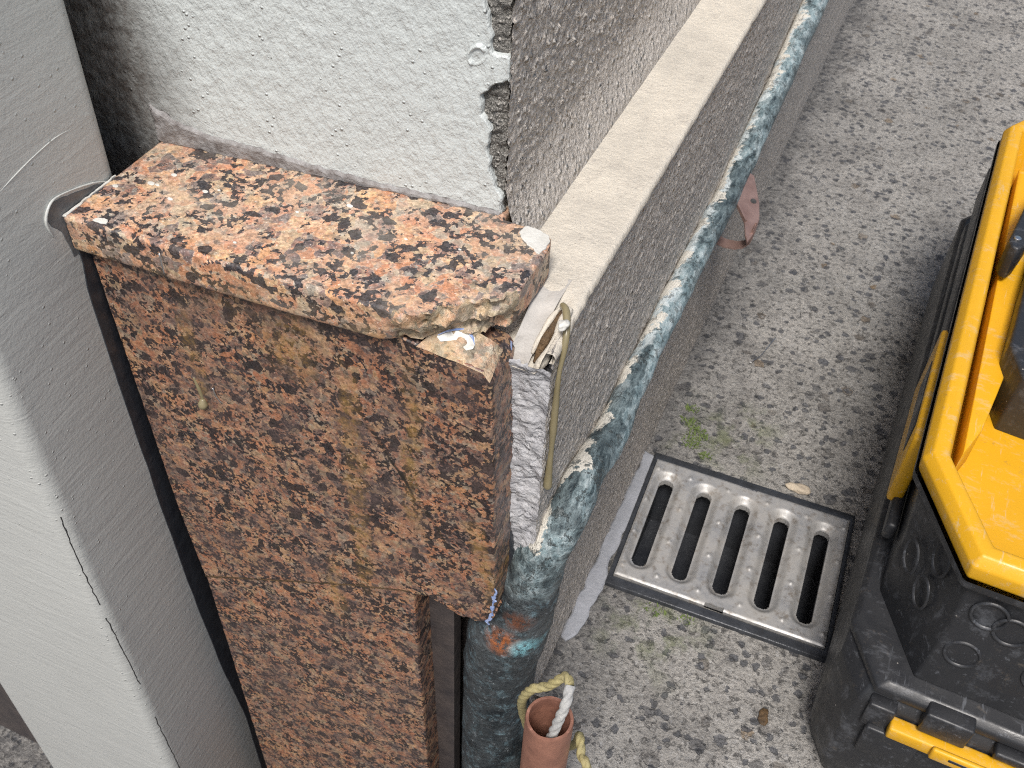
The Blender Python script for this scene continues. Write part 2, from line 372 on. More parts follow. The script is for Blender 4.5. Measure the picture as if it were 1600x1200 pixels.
def verdigris():
    m = M('weathered_copper', .4)
    wv = m.warp(.03, 30)
    al = m.mapping((1, .12, .7), src=wv)
    n = m.noise(46, 7, .74, src=al); n2 = m.noise(200, 6, .74, src=m.mapping((1, .3, .7))); n3 = m.noise(34, 5, .7, src=wv); s = m.sep()
    dark = m.mix(m.ramp(n2, [(.38, 0), (.62, 1)]), (.022, .034, .040), (.13, .17, .18))
    teal = m.ramp(n2, [(.32, (.09, .14, .155)), (.48, (.25, .33, .35)), (.64, (.44, .50, .51))])
    c = m.mix(m.ramp(n, [(.45, 0), (.56, .95)]), dark, teal)
    # worn pale streak along the upper wall side of the far run
    side = m.math('ADD', m.math('MULTIPLY', m.math('ADD', s[0], .1135), -110), m.math('MULTIPLY', m.math('SUBTRACT', n3, .5), 5))
    far = m.ramp(s[1], [(.50, 0), (.62, 1)])
    pale = m.math('MULTIPLY', m.ramp(side, [(.10, 0), (.45, 1)]), m.math('MAXIMUM', m.math('MULTIPLY', far, .9), .0))
    c = m.mix(pale, c, m.mix(m.ramp(n2, [(.56, 0), (.66, .8)]), (.60, .655, .66), (.25, .34, .40)))
    cr = m.math('ADD', m.math('MULTIPLY', m.math('ADD', s[0], .1175), -110), m.math('MULTIPLY', m.math('SUBTRACT', m.noise(26, 6, .7), .5), 9))
    crm = m.math('MULTIPLY', m.ramp(cr, [(.25, 0), (.32, 1)]), m.math('GREATER_THAN', m.math('ADD', s[2], m.math('MULTIPLY', m.math('SUBTRACT', m.noise(60, 4, .6), .5), .03)), .249))
    c = m.mix(m.math('MULTIPLY', crm, .95), c, m.mix(m.ramp(n2, [(.56, 0), (.68, .9)]), (.64, .61, .54), (.30, .29, .26)))
    # dark flaking crust, more of it near the bend
    fl = m.ramp(m.noise(85, 6, .8, src=wv), [(.555, 0), (.59, .9)]); c = m.mix(m.math('MULTIPLY', fl, m.ramp(s[1], [(.5, 1), (.7, .12)])), c, m.mix(n2, (.02, .028, .03), (.15, .17, .17)))
    lowm = m.ramp(m.math('ADD', s[2], m.math('MULTIPLY', m.math('SUBTRACT', n3, .5), .09)), [(.195, 1), (.235, 0)])
    lo = m.mix(m.ramp(n3, [(.35, 0), (.65, 1)]), (.016, .022, .027), (.075, .085, .09))
    lo = m.mix(m.ramp(m.noise(90, 7, .8), [(.52, 0), (.66, .75)]), lo, (.17, .26, .30))
    lo = m.mix(m.ramp(m.noise(150, 5, .8), [(.60, 0), (.70, .8)]), lo, (.40, .45, .48))
    def spot(x, z, r, col, lo_):
        d = m.math('ADD', m.math('POWER', m.math('SUBTRACT', s[0], x), 2), m.math('POWER', m.math('SUBTRACT', s[2], z), 2))
        d = m.math('DIVIDE', m.math('SQRT', d), r)
        return m.mix(m.math('MULTIPLY', m.ramp(d, [(.3, 1), (1, 0)]), m.ramp(n2, [(.40, 0), (.52, .95)])), lo_, col)
    lo = spot(-.137, .150, .016, (.36, .11, .03), lo); lo = spot(-.128, .176, .013, (.16, .06, .03), lo); lo = spot(-.122, .146, .012, (.25, .55, .62), lo)
    c = m.mix(lowm, c, lo)
    m.color(c); m.rough(m.ramp(n2, [(.3, .25), (.7, .62)]))
    m.normal(m.bump(m.math('ADD', m.math('MULTIPLY', n2, .8), m.math('ADD', m.math('MULTIPLY', n, 1.0), m.math('MULTIPLY', fl, .5))), .003, .9)); return m.m

def plastic(name, col, rough=.42, scuff=(.35, .35, .36), amt=.3):
    m = M(name, rough)
    sc = m.ramp(m.noise(45, 6, .75, src=m.mapping((1, 2.2, 1), (.3, .2, .6))), [(.54, 0), (.70, amt)])
    fs = m.ramp(m.noise(160, 4, .8, src=m.mapping((1, .12, 1), (.2, .1, .5))), [(.60, 0), (.68, amt)])
    c = m.mix(m.math('MAXIMUM', sc, fs), col, scuff)
    c = m.mix(m.ramp(m.noise(70, 6, .8), [(.60, 0), (.72, .6)]), c, (.12, .10, .08))
    c = m.mix(m.ramp(m.noise(12, 4), [(.3, .25), (.7, 0)]), c, tuple(x * .55 for x in col))
    sp = m.math('MULTIPLY', m.ramp(m.vor(120, 'Distance'), [(.06, 1), (.1, 0)]), m.math('GREATER_THAN', m.sep(m.vor(120, 'Color'))[0], .9))
    c = m.mix(m.math('MULTIPLY', sp, .6), c, (.45, .42, .38))
    m.color(c); m.rough(m.ramp(m.noise(60, 5, .7), [(.3, rough - .1), (.7, rough + .18)]))
    m.normal(m.bump(m.noise(900, 2), .0002, .5)); return m.m

def simple(name, c1, c2, sc=60, rough=.6, metal=0, bump=.001, bs=200):
    m = M(name, rough, metal); m.color(m.mix(m.ramp(m.noise(sc, 5, .65), [(.3, 0), (.7, 1)]), c1, c2))
    m.normal(m.bump(m.noise(bs, 4, .65), bump, .8)); return m.m

G_COP = granite('polished_granite_coping', 'coping'); G_PAN = granite('granite_cladding', 'panel'); G_BRK = granite('broken_granite', 'broken')
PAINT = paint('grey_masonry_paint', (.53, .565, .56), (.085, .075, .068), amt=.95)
PAINT_POST = paint('gloss_post_paint', (.51, .52, .50), None, .34, streaks=True, amt=.5)
ROUGH = roughcast('spar_dash_render', (.66, .60, .535), (.52, .47, .42), .0075, 230)
CORE = roughcast('bare_mortar', (.17, .165, .15), (.30, .29, .27), .005, 420)
def cream():
    m = M('cream_ledge_paint', .6)
    c = m.mix(m.ramp(m.noise(18, 6, .7), [(.35, 0), (.7, 1)]), (.62, .57, .485), (.47, .435, .375))
    c = m.mix(m.ramp(m.noise(55, 6, .8), [(.54, 0), (.70, .55)]), c, (.36, .33, .29))
    c = m.mix(m.ramp(m.noise(420, 3, .7), [(.62, 0), (.72, .7)]), c, (.22, .19, .16))
    m.color(c); m.normal(m.bump(m.math('ADD', m.noise(300, 4, .7), m.math('MULTIPLY', m.noise(60, 3), .8)), .0016, .85)); return m.m
CREAM = cream()
MORTAR = simple('grey_mortar', (.46, .46, .47), (.31, .31, .33), 70, .8, 0, .0035, 170)
BEAD = simple('joint_sealant', (.33, .325, .325), (.12, .105, .10), 120, .6, 0, .003, 200)
PLASTER = simple('smooth_filler', (.47, .45, .42), (.35, .335, .315), 55, .6, 0, .0015, 120)
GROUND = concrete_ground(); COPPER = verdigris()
BLACKGAP = simple('dark_gap_fill', (.035, .038, .045), (.02, .022, .028), 90, .35, 0, .0008, 100)
OLDP = simple('old_grey_paint', (.16, .165, .17), (.10, .105, .11), 60, .35, 0, .0008, 150)
CRACK = simple('crack_dirt', (.02, .02, .02), (.05, .05, .05), 200, .9)
RUSTH = simple('rust_and_soil', (.025, .017, .010), (.13, .075, .03), 160, .7, 0, .004, 220)
NEWCOP = simple('tarnished_copper', (.34, .165, .115), (.19, .09, .065), 60, .42, .3, .0006, 260)
CLIPC = simple('clip_copper', (.34, .23, .20), (.22, .14, .12), 70, .35, .45, .0006, 200)
ROPE = simple('yellow_rope', (.36, .31, .14), (.24, .21, .11), 140, .7, 0, .001, 500)
ROPEG = simple('grey_rope', (.42, .42, .40), (.28, .28, .28), 140, .7, 0, .001, 500)
RESIN = M('amber_resin', .25); RESIN.color(RESIN.mix(RESIN.noise(60, 4), (.20, .165, .085), (.30, .26, .16))); RESIN.b.inputs['Transmission Weight'].default_value = .15; RESIN = RESIN.m
WHITEP = simple('white_paint', (.66, .655, .62), (.50, .49, .45), 90, .5, 0, .0008, 220)
BLUEP = simple('blue_paint_marks', (.10, .20, .48), (.42, .47, .62), 420, .6, 0, .001, 500)
STEELPIN = simple('bright_steel', (.75, .75, .75), (.6, .6, .6), 100, .25, 1)
MOSSM = simple('moss_green', (.07, .11, .025), (.13, .17, .05), 160, .9)
DSTONE = simple('dark_stone', (.075, .062, .058), (.035, .031, .033), 50, .5, 0, .0012, 150)
STONE = simple('pale_stone', (.50, .43, .33), (.40, .33, .25), 120, .8, 0, .002, 200)
YEL = plastic('yellow_plastic', (.68, .36, .012), .40, (.55, .50, .38), .45)
BLK = plastic('black_plastic', (.020, .021, .024), .40, (.16, .17, .19), .45)
def steel():
    m = M('stainless_grate', .5, .6)
    n = m.noise(30, 5, .65); g = m.noise(160, 4, .6)
    c = m.mix(m.ramp(n, [(.35, 0), (.65, .55)]), (.40, .40, .40), (.24, .22, .19))
    c = m.mix(m.ramp(m.noise(110, 6, .75), [(.52, 0), (.66, .7)]), c, (.16, .13, .10))
    m.color(c); m.rough(m.ramp(g, [(.3, .38), (.7, .62)])); m.l.new(m.ramp(n, [(.35, .65), (.6, .15)]), m.b.inputs['Metallic'])
    m.normal(m.bump(g, .0004, .6)); return m.m
STEEL = steel()
FRAMEM = simple('dark_drain_frame', (.06, .065, .075), (.03, .032, .036), 80, .35, .3, .0008, 200)

# ------------------------------------------------------------------ pavement (structure)
def axis_cuts(lo, hi, near_lo, near_hi, step, extra):
    c = set([lo, hi] + extra); x = near_lo
    while x <= near_hi: c.add(round(x, 4)); x += step
    x = near_hi; s = step
    while x < hi: s *= 1.5; x += s; c.add(round(min(x, hi), 4))
    x = near_lo; s = step
    while x > lo: s *= 1.5; x -= s; c.add(round(max(x, lo), 4))
    c = sorted(c); out = [c[0]]
    for v in c[1:]:
        if v - out[-1] > .0012 or v in extra:
            if v - out[-1] <= .0012 and out[-1] not in extra: out[-1] = v
            else: out.append(v)
    return out
HX0, HX1, HY0, HY1 = -.104, .085, .553, .696
def ground_z(x, y):
    if HX0 - .02 < x < HX1 + .02 and HY0 - .02 < y < HY1 + .02: k = .15
    else: k = 1
    return k * (.0022 * nz((x, y, 0), 22) + .0012 * nz((x, y, 1), 90))
xs = axis_cuts(-.1247, 7, -.1247, .36, .006, [-.107, HX0, HX1]); ys = axis_cuts(-4, 9, .3, 1.3, .006, [.41, HY0, HY1])
V = []; Fc = []; idx = {}
for i, x in enumerate(xs):
    for j, y in enumerate(ys): idx[i, j] = len(V); V.append((x, y, ground_z(x, y)))
for i in range(len(xs) - 1):
    for j in range(len(ys) - 1):
        cx, cy = (xs[i] + xs[i + 1]) / 2, (ys[j] + ys[j + 1]) / 2
        if HX0 < cx < HX1 and HY0 < cy < HY1: continue
        if cx < -.107 and cy < .41: continue
        Fc.append((idx[i, j], idx[i + 1, j], idx[i + 1, j + 1], idx[i, j + 1]))
def skirt(a, b, z):
    n = len(V); V.extend([(*a, .0), (*b, .0), (*b, z), (*a, z)]); Fc.append((n, n + 1, n + 2, n + 3))
skirt((HX0, HY0), (HX1, HY0), -.09); skirt((HX1, HY0), (HX1, HY1), -.09); skirt((HX1, HY1), (HX0, HY1), -.09); skirt((HX0, HY1), (HX0, HY0), -.09)
skirt((-.107, -4), (-.107, .41), -.62)
n = len(V); V += [(HX0, HY0, -.09), (HX1, HY0, -.09), (HX1, HY1, -.09), (HX0, HY1, -.09)]; Fc.append((n, n + 1, n + 2, n + 3))
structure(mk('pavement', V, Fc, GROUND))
structure(mk('lower_pavement', [(-8, -4, -.6), (-.107, -4, -.6), (-.107, .6, -.6), (-8, .6, -.6)], [(0, 1, 2, 3)], GROUND))

# ------------------------------------------------------------------ rendered wall with ledge and plinth
wall = thing('rendered_wall', 'grey rendered building wall with chipped paint corner, cream ledge and rough plinth behind the granite', 'wall', (-.4, .5, 0))
def wall_core():
    V = []; 
    ring = [PW(-2.5, 0, .0045), PW(-.1834, 0, .0045), Vector((-.1834, 9, 0)), Vector((-2.5, 9, 0))]
    for z in (.40, 2.6):
        for p in ring: V.append((p.x, p.y, z))
    mk('bare_mortar_core', V, [(0, 1, 5, 4), (1, 2, 6, 5), (2, 3, 7, 6), (3, 0, 4, 7), (4, 5, 6, 7), (3, 2, 1, 0)], CORE, wall, False)
wall_core()
skin = [(-2.5, .380), (-.75, .380), (-.41, .380), (-.3975, .385), (-.3965, .470), (-.390, .4735), (-.3819, .4682), (-.3604, .4623), (-.3317, .4618), (-.2923, .4575), (-.2532, .4558), (-.2145, .4550), (-.1843, .4545),
        (-.1832, .4537), (-.1836, .4657), (-.1875, .4708), (-.1907, .4826), (-.1925, .4938), (-.1913, .5059), (-.1955, .5146), (-.1965, .5237), (-.1885, .5326), (-.1818, .5345), (-.1818, .5475),
        (-.1907, .5479), (-.1915, .5562), (-.1928, .5659), (-.1962, .5749), (-.1972, .58), (-.195, .62), (-.199, .68), (-.19, .75), (-.1818, .8), (-.1818, 2.6), (-2.5, 2.6)]
def jf(p): return 1.0 if (p[0] > -.42 and p[1] < .6) and not (p[0] > -.1825) else .0
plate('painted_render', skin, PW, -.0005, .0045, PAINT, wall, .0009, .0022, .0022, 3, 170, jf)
plate('painted_bead', [(-.397, .4515), (-.1835, .4515), (-.1836, .4552), (-.2145, .4562), (-.2532, .4572), (-.2923, .459), (-.3317, .4632), (-.3604, .4642), (-.384, .470), (-.397, .4775)], PW, -.0022, .008, BEAD, wall, .002, .0025, .0015, 8, 200, rough=.002)
# exposed crumbly mortar at the arris
V = []; Fc = []; nx, nzv = 13, 190
for j in range(nzv + 1):
    for i in range(nx + 1):
        x = -.205 + (.205 - .1832) * i / nx; z = .452 + .20 * j / nzv
        p = PW(x, z, .0035); d = fz(p, 210, 4) * .0024 + fz(p, 600, 2) * .0012
        if i == nx: p.x += fz(p, 260, 6) * .0016 + .0006
        V.append((p.x, p.y - d, p.z))
for j in range(nzv):
    for i in range(nx):
        a = j * (nx + 1) + i; Fc.append((a, a + 1, a + nx + 2, a + nx + 1))
mk('exposed_mortar', V, Fc, CORE, wall, True)
# side wall face, coved foot, ledge and plinth: one profile swept back along the wall
def pebbles(p, seed):
    # thrown grit: sparse rounded lumps over a fine grain
    a = fz(p, 330, seed, 2); b = nz(p, 190, seed)
    return .0007 * a + .0017 * max(0, a * .7 + b * .6 - .16)
def sweep(name, prof, y_list, mat, disp=0, y0fun=None, seed=0, freq=120, endcap=True, grit=0):
    V = []; n = len(prof); Fc = []
    for j, y in enumerate(y_list):
        for x, z in prof:
            yy = y if (j or y0fun is None) else y0fun(x, z)
            d = disp * fz((x, yy, z), freq, seed) * (sstep(.428, .47, z) if mat is ROUGH and x < -.15 else 1)
            if grit and yy < 1.6 and z < .62: d += grit * pebbles(Vector((x, yy, z)), seed) * (sstep(.432, .455, z) if x < -.15 else 1)
            V.append((x + d, yy, z + d * .4))
    for j in range(len(y_list) - 1):
        for i in range(n - 1): a = j * n + i; Fc.append((a, a + 1, a + n + 1, a + n))
    return mk(name, V, Fc, mat, wall, True)
def ylist(a, b, st):
    o = [a]; s = st
    while o[-1] < b: o.append(min(b, o[-1] + s)); s *= (1.0 if o[-1] < 1.3 else 1.4)
    return o
prof = [(-.187, 2.6), (-.1812, 2.6)] + [(-.1812, 2.6 - 2.0 * k / 6) for k in range(1, 7)] + [(-.1812, .6 - .130 * k / 90) for k in range(1, 91)] + [(-.1805, .466), (-.1792, .458), (-.1773, .450), (-.1745, .4425), (-.1715, .4365), (-.1697, .4315), (-.1690, .424)]
sweep('dashed_side_face', prof, [.4395 + .0016 * k for k in range(300)] + ylist(.92, 9, .005), ROUGH, .0008, None, 2, 90, grit=1.15)
# ledge with a dipping front end
def ledge_z(x, y):
    dip = .024 * (1 - sstep(.377, .424, y)) * (1 - sstep(-.1335, -.128, x) * .75)
    return .4283 - dip + .0006 * nz((x, y, 0), 40) - .0000
V = []; Fc = []; yl = [.3765 + .0015 * k for k in range(60)] + ylist(.468, 9, .012); xl_ = [-.20 + .0755 * k / 40 for k in range(41)]
for y in yl:
    for x in xl_: V.append((x, y, ledge_z(x, y)))
    w_ = .0012 * fz((0, y, 0), 90, 5)
    V.append((-.1234 + w_ * .5, y, ledge_z(-.1247, y) - .0012)); V.append((-.1226 + w_, y, ledge_z(-.1247, y) - .0035)); V.append((-.1236, y, ledge_z(-.1247, y) - .0065 + w_ * 1.5)); V.append((-.1262, y, ledge_z(-.1247, y) - .007))
nn = len(xl_) + 4
for j in range(len(yl) - 1):
    for i in range(nn - 1): a = j * nn + i; Fc.append((a, a + 1, a + nn + 1, a + nn))
mk('ledge', V, Fc, CREAM, wall, True)
# plinth
prof = [(-.126, .4235)] + [(-.1247, .4225 - .43 * k / 215) for k in range(0, 216)] + [(-.1247, -.3), (-.1247, -.6)]
sweep('plinth_face', prof, [.3765 + .0022 * k for k in range(240)] + ylist(.905, 9, .006), ROUGH, .0008, lambda x, z: (.3765 if z > .212 else (.418 if z < .19 else .3765 + .0415 * (1 - (z - .19) / .022))) + .0012 * fz((0, 0, z), 90, 4), 7, 90, grit=.7)
V, Fc = box(-2.5, -.1262, .415, 8.9, -.6, .21); mk('plinth_core', V, Fc, DSTONE, wall, False)
V, Fc = box(-2.5, -.1275, .392, 8.9, .2, .402); mk('plinth_core', V, Fc, MORTAR, wall, False)
# crumbling mortar face at the front corner of the plinth
V = []; Fc = []; nx, nzv = 30, 150
for j in range(nzv + 1):
    for i in range(nx + 1):
        u = i / nx; z = .205 + .205 * j / nzv
        x = -.172 + (.172 - .1244) * u
        y = .3795 + .003 * fz((x, z, 0), 60, 3) + .0012 * fz((x * .6, z * 2.5, 1), 260, 1)
        cr = fz((x * 1.2, z * .6, 5), 70, 9)
        if abs(cr) < .035: y += .0022
        if u > .9: y -= .0015 * (u - .9) / .1
        top = sstep(.395, .41, z); y -= .004 * top
        V.append((x, y, z))
for j in range(nzv):
    for i in range(nx): a = j * (nx + 1) + i; Fc.append((a, a + 1, a + nx + 2, a + nx + 1))
mk('crumbling_mortar', V, Fc, MORTAR, wall, True)
PFR = lambda x, z, off=0: Vector((x, .3785 + off, z))
plate('mortar_hole_shade_plate', [(-.149, .255), (-.1452, .262), (-.1405, .245), (-.1400, .225), (-.1415, .195), (-.150, .18)], PFR, -.0018, .01, BLACKGAP, wall, .001, .003, .002, 4, 120, rough=.0015)  # black plate standing in for the shade inside the mortar hole
# smooth filler lip between slab end and plinth corner
def strip_sheet(name, A, B, mat, parent, nx=16, ny=30, bulge=0, amp=.0008, seed=0, th=0):
    V = []; Fc = []
    for j in range(ny + 1):
        t = j / ny; k = t * (len(A) - 1); i0 = min(len(A) - 2, int(k)); f = k - i0
        a = Vector(A[i0]).lerp(Vector(A[i0 + 1]), f); b = Vector(B[i0]).lerp(Vector(B[i0 + 1]), f)
        for i in range(nx + 1):
            s = i / nx; p = a.lerp(b, s); nrm = Vector((.35, -.75, .55)); p = p + nrm * (bulge * math.sin(math.pi * s) + amp * fz(p, 90, seed))
            V.append(p)
    for j in range(ny):
        for i in range(nx): a = j * (nx + 1) + i; Fc.append((a, a + 1, a + nx + 2, a + nx + 1))
    return mk(name, V, Fc, mat, parent, True)
strip_sheet('smooth_filler', [(-.1495, .431, .4285), (-.1495, .405, .4275), (-.1495, .386, .418), (-.151, .381, .4095), (-.150, .379, .400)],
            [(-.1355, .431, .4287), (-.1355, .412, .4285), (-.1365, .395, .4215), (-.1385, .384, .411), (-.1405, .379, .4015)], PLASTER, wall, bulge=-.0012, amp=.0008, seed=3)
tube('rusty_hole', [(-.1305, .4045, .4292), (-.1325, .396, .4225), (-.1348, .388, .4145), (-.1366, .3825, .4065)], [.0014, .0026, .0026, .0012], RUSTH, wall, 12, 6, True, .0012, 3)
tube('hole_lip', [(-.1268, .4065, .4300), (-.1278, .398, .4265), (-.1293, .390, .4190), (-.1325, .3825, .4085), (-.1352, .379, .402)], [.0016, .0024, .0022, .0024, .0012], CREAM, wall, 12, 6, True, .0016, 8)
tube('hole_lip', [(-.1325, .4065, .4290), (-.1352, .398, .4250), (-.1375, .390, .4180), (-.1388, .384, .411)], [.001, .0016, .0016, .001], CREAM, wall, 12, 6, True, .0012, 11)
# paint blister
V = []; Fc = []; nr, na = 14, 40
for i in range(nr + 1):
    r = i / nr
    for a in range(na):
        t = 2 * math.pi * a / na; rr = r * (.0075 + .0012 * math.sin(2 * t + .5))
        x = -.1985 + rr * math.cos(t) * .75; z = .5462 + rr * math.sin(t)
        h = .0022 * math.exp(-((r - .72) / .16) ** 2) * (.35 + .65 * (math.cos(t - 2.4) > -.2)) * (1 - r ** 8)
        p = PW(x, z, -.0003 - h + .0012 * (r >= .999)); V.append(p)
for i in range(nr):
    for a in range(na): b = (a + 1) % na; Fc.append((i * na + a, i * na + b, (i + 1) * na + b, (i + 1) * na + a))
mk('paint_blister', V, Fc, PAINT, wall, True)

# amber resin run
tag(tube('resin_run', [(-.1315, .4065, .4310), (-.1270, .401, .4312), (-.1222, .389, .4225), (-.1222, .3835, .402), (-.1224, .3835, .375), (-.1222, .3832, .345), (-.1223, .3832, .322), (-.1222, .3832, .308), (-.1222, .3832, .3045)],
     [.0016, .0021, .0018, .0016, .0021, .0018, .0022, .0029, .0012], RESIN, None, 14, 6, True, .0005, 2), 'thin olive resin drip hanging down the plinth corner below the ledge', 'resin drip')

# ------------------------------------------------------------------ door post
post = thing('door_post', 'pale grey glossy painted post with rounded corner at the left edge of the photo', 'post', (-.49, .31, -.6))
V, Fc = box(-.586, -.3965, .2556, .379, -.6, 2.6); o = mk('post_shaft', V, Fc, PAINT_POST, post, True); bev(o, .011, 6)
SX = lambda y, z, off=0: Vector((-.3965 + off, y, z))
SY = lambda x, z, off=0: Vector((x, .2556 + off, z))
def side_plate(name, poly, off, th, mat, parent, **k):
    fr = lambda a, b, o=0: Vector((-.3965 + off + th - o, a, b)); return plate(name, poly, fr, 0, th, mat, parent, **k)
side_plate('dark_gap_fill', [(.3340, .418), (.3315, .40), (.3315, .33), (.3330, .20), (.3360, .08), (.342, -.05), (.352, -.16), (.352, -.35), (.37, -.35), (.37, .427), (.3335, .427)], -.0002, .0008, BLACKGAP, post, r=.0003, step=.006, jit=.0005, seed=6, freq=40)  # thin near-black strip on the post face beside the granite edge
side_plate('old_paint_patch', [(.3215, .452), (.3205, .457), (.327, .4635), (.3415, .4615), (.360, .455), (.374, .447), (.374, .425), (.33, .425), (.327, .444)], -.0003, .0006, OLDP, post, r=.0004, step=.002, jit=.0012, seed=2, freq=60)
tube('paint_ridge', [(-.3962, .3208, .445), (-.3960, .3192, .4565), (-.3958, .3268, .4648), (-.3960, .3415, .4628), (-.3958, .360, .4566), (-.3962, .3735, .4485)], [.0003, .0008, .0007, .0006, .0005, .0003], PAINT_POST, post, 10, 8, True, .0004)
tube('paint_ridge', [(-.3968, .2955, .487), (-.3964, .312, .4910), (-.3964, .3263, .4935), (-.3964, .342, .495), (-.3968, .3558, .4934)], [.0002, .0004, .0003, .0003, .0002], PAINT_POST, post, 8, 8)
for k, pts in enumerate([[(-.3868, .275), (-.3884, .240), (-.3878, .204), (-.3862, .175)], [(-.3858, .160), (-.3832, .118), (-.3818, .099), (-.3805, .07)], [(-.3795, .02), (-.378, -.02), (-.3764, -.062), (-.376, -.09)]]):
    # hairline cracks run down beside the corner
    L = []
    for i in range(len(pts) - 1):
        for t in range(14):
            a = Vector(pts[i]).lerp(Vector(pts[i + 1]), t / 14); a.x += .0012 * fz((a.x, a.y, k), 160, 2) - .0065; L.append(a)
    wdt = [.00030 * abs(fz((0, p.y, 0), 140, k)) * 2.2 + .00008 for p in L]
    V = []; Fc = []
    for p, ww in zip(L, wdt): V += [SY(p.x - ww, p.y, -.0001), SY(p.x + ww, p.y, -.0001), SY(p.x + ww, p.y, .0006), SY(p.x - ww, p.y, .0006)]
    for i in range(len(L) - 1):
        for s in range(4): b = (s + 1) % 4; Fc.append((4 * i + s, 4 * i + b, 4 * i + 4 + b, 4 * i + 4 + s))
    mk('hairline_crack', V, Fc, CRACK, post, False)

# ------------------------------------------------------------------ granite coping slab with broken corner
coping = thing('granite_coping', 'speckled orange granite coping slab with a broken front corner on top of the cladding', 'granite slab', (-.27, .38, .428))
T = [(-.3955, .3304), (-.33, .3332), (-.26, .3368), (-.1992, .3401), (-.1888, .3402), (-.1760, .3545), (-.1599, .3672), (-.1482, .384), (-.1479, .405), (-.1479, .4262), (-.1500, .4318), (-.1545, .4350), (-.1620, .4362), (-.1720, .4362), (-.1808, .4366), (-.1808, .450), (-.30, .450), (-.3955, .450)]
B = [(-.3955, .3314), (-.33, .3340), (-.26, .3376), (-.2085, .3410), (-.1910, .3470), (-.1760, .3590), (-.1600, .3690), (-.1490, .386), (-.1479, .406), (-.1479, .4262), (-.1500, .4318), (-.1545, .4350), (-.1620, .4362), (-.1720, .4362), (-.1808, .4366), (-.1808, .450), (-.30, .450), (-.3955, .450)]
def dual(Tp, Bp, step):
    to, bo = [], []
    n = len(Tp)
    for i in range(n):
        a, b, c, d = Vector(Tp[i]), Vector(Tp[(i + 1) % n]), Vector(Bp[i]), Vector(Bp[(i + 1) % n]); k = max(1, int((b - a).length / step))
        for j in range(k): to.append(a.lerp(b, j / k)); bo.append(c.lerp(d, j / k))
    return to, bo
tp, bp = dual(T, B, .0016)
def chipw(p): return sstep(-.2045, -.194, p.x) * (1 - sstep(.380, .387, p.y)) * (1 if p.y < .395 else 0)
def arris(p): return sstep(-.30, -.22, p.x)
rings = []; ztop = .453; zb = .4288
levels = [(0, .0016), (.0004, .0007), (.0013, .0)] + [(.0013 + (ztop - zb - .0013) * k / 12, 0) for k in range(1, 12)] + [(ztop - zb, .0006)]
for li, (dz, ins) in enumerate(levels):
    f = dz / (ztop - zb); ring = [tp[i].lerp(bp[i], f) for i in range(len(tp))]; r2 = inset(ring, ins + (.0004 if ins else 0))
    out = []
    for i, p in enumerate(r2):
        q = Vector((p.x, p.y, ztop - dz)); cw = chipw(ring[i])
        amp = .0004 + .0042 * cw
        n1 = fz(q, 75, 3) + .5 * fz(q, 240, 9); step_ = .0035 * cw * math.sin(f * 9 + 3 * nz(q, 40)) 
        q.y += amp * n1 + step_ * .6 + .0022 * cw * (f > .5); q.x -= amp * n1 * .4
        q.z += (.0012 * fz(q, 60, 6) * cw * (1 if li else .3)) - (.0006 * cw if li == 0 else 0)
        # small nibbles along the front arris
        if li < 3 and q.y < .3415: q.y += max(0, fz(q, 55, 14) - .12) * .006; q.z -= max(0, fz(q, 55, 14) - .12) * .003 * (li == 0)
        out.append(q)
    rings.append(out)
o = prism('slab', rings, ([(p.x, p.y) for p in rings[0]], [(p.x, p.y) for p in rings[-1]]), G_COP, coping, True, None, 55)
o.data.materials.append(G_BRK)
for pl in o.data.polygons:
    c = sum((o.data.vertices[v].co for v in pl.vertices), Vector()) / len(pl.vertices)
    if chipw(c) > .5 and abs(pl.normal.z) < .8: pl.material_index = 1
def flat_blob(name, poly, z, th, mat, parent, seed=1, jit=.001, step=.0015, freq=200, r=.0004, label=None):
    p = resample(poly, step, jit, seed, True, freq); i1 = inset(p, r)
    zf = z if callable(z) else (lambda x, y: z)
    rg = [[Vector((a.x, a.y, zf(a.x, a.y) + th)) for a in i1], [Vector((a.x, a.y, zf(a.x, a.y) + th * .5)) for a in p], [Vector((a.x, a.y, zf(a.x, a.y) - .0006)) for a in p]]
    return prism(name, rg, (i1, p), mat, parent, True, label)
flat_blob('white_paint_patch', [(-.1675, .4325), (-.1652, .4352), (-.158, .4348), (-.1520, .4325), (-.1492, .4285), (-.1490, .4200), (-.1500, .4150), (-.1530, .4162), (-.1570, .4195), (-.1632, .4225), (-.1672, .427)], .4531, .0007, WHITEP, coping, 5, .0016)
flat_blob('white_paint_patch', [(-.3785, .3345), (-.3745, .3335), (-.3705, .3350), (-.3712, .3378), (-.3750, .3388), (-.3788, .3372)], .4530, .0005, WHITEP, coping, 9, .0012, .0009)
for x, y, r in [(-.366, .389, .0016), (-.341, .3835, .0014), (-.3725, .3765, .0019), (-.3685, .3768, .0012), (-.3885, .3655, .0016), (-.354, .369, .0014), (-.335, .388, .0008), (-.262, .408, .0018), (-.285, .39, .0009), (-.30, .352, .001), (-.24, .372, .0008), (-.22, .395, .001), (-.19, .40, .0008)]:
    flat_blob('paint_fleck', [(x + r * math.cos(a) * 1.25, y + r * .8 * math.sin(a)) for a in [k * math.pi / 4 for k in range(8)]], .4530, .0004, WHITEP, coping, x * 40, .0003, .0008, 400, .0002)
flat_blob('paint_line', [(-.3957, .3306), (-.3938, .3308), (-.3940, .340), (-.3946, .355), (-.3944, .368), (-.3950, .374), (-.3957, .374)], .4528, .0008, WHITEP, coping, 3, .0007, .0015)

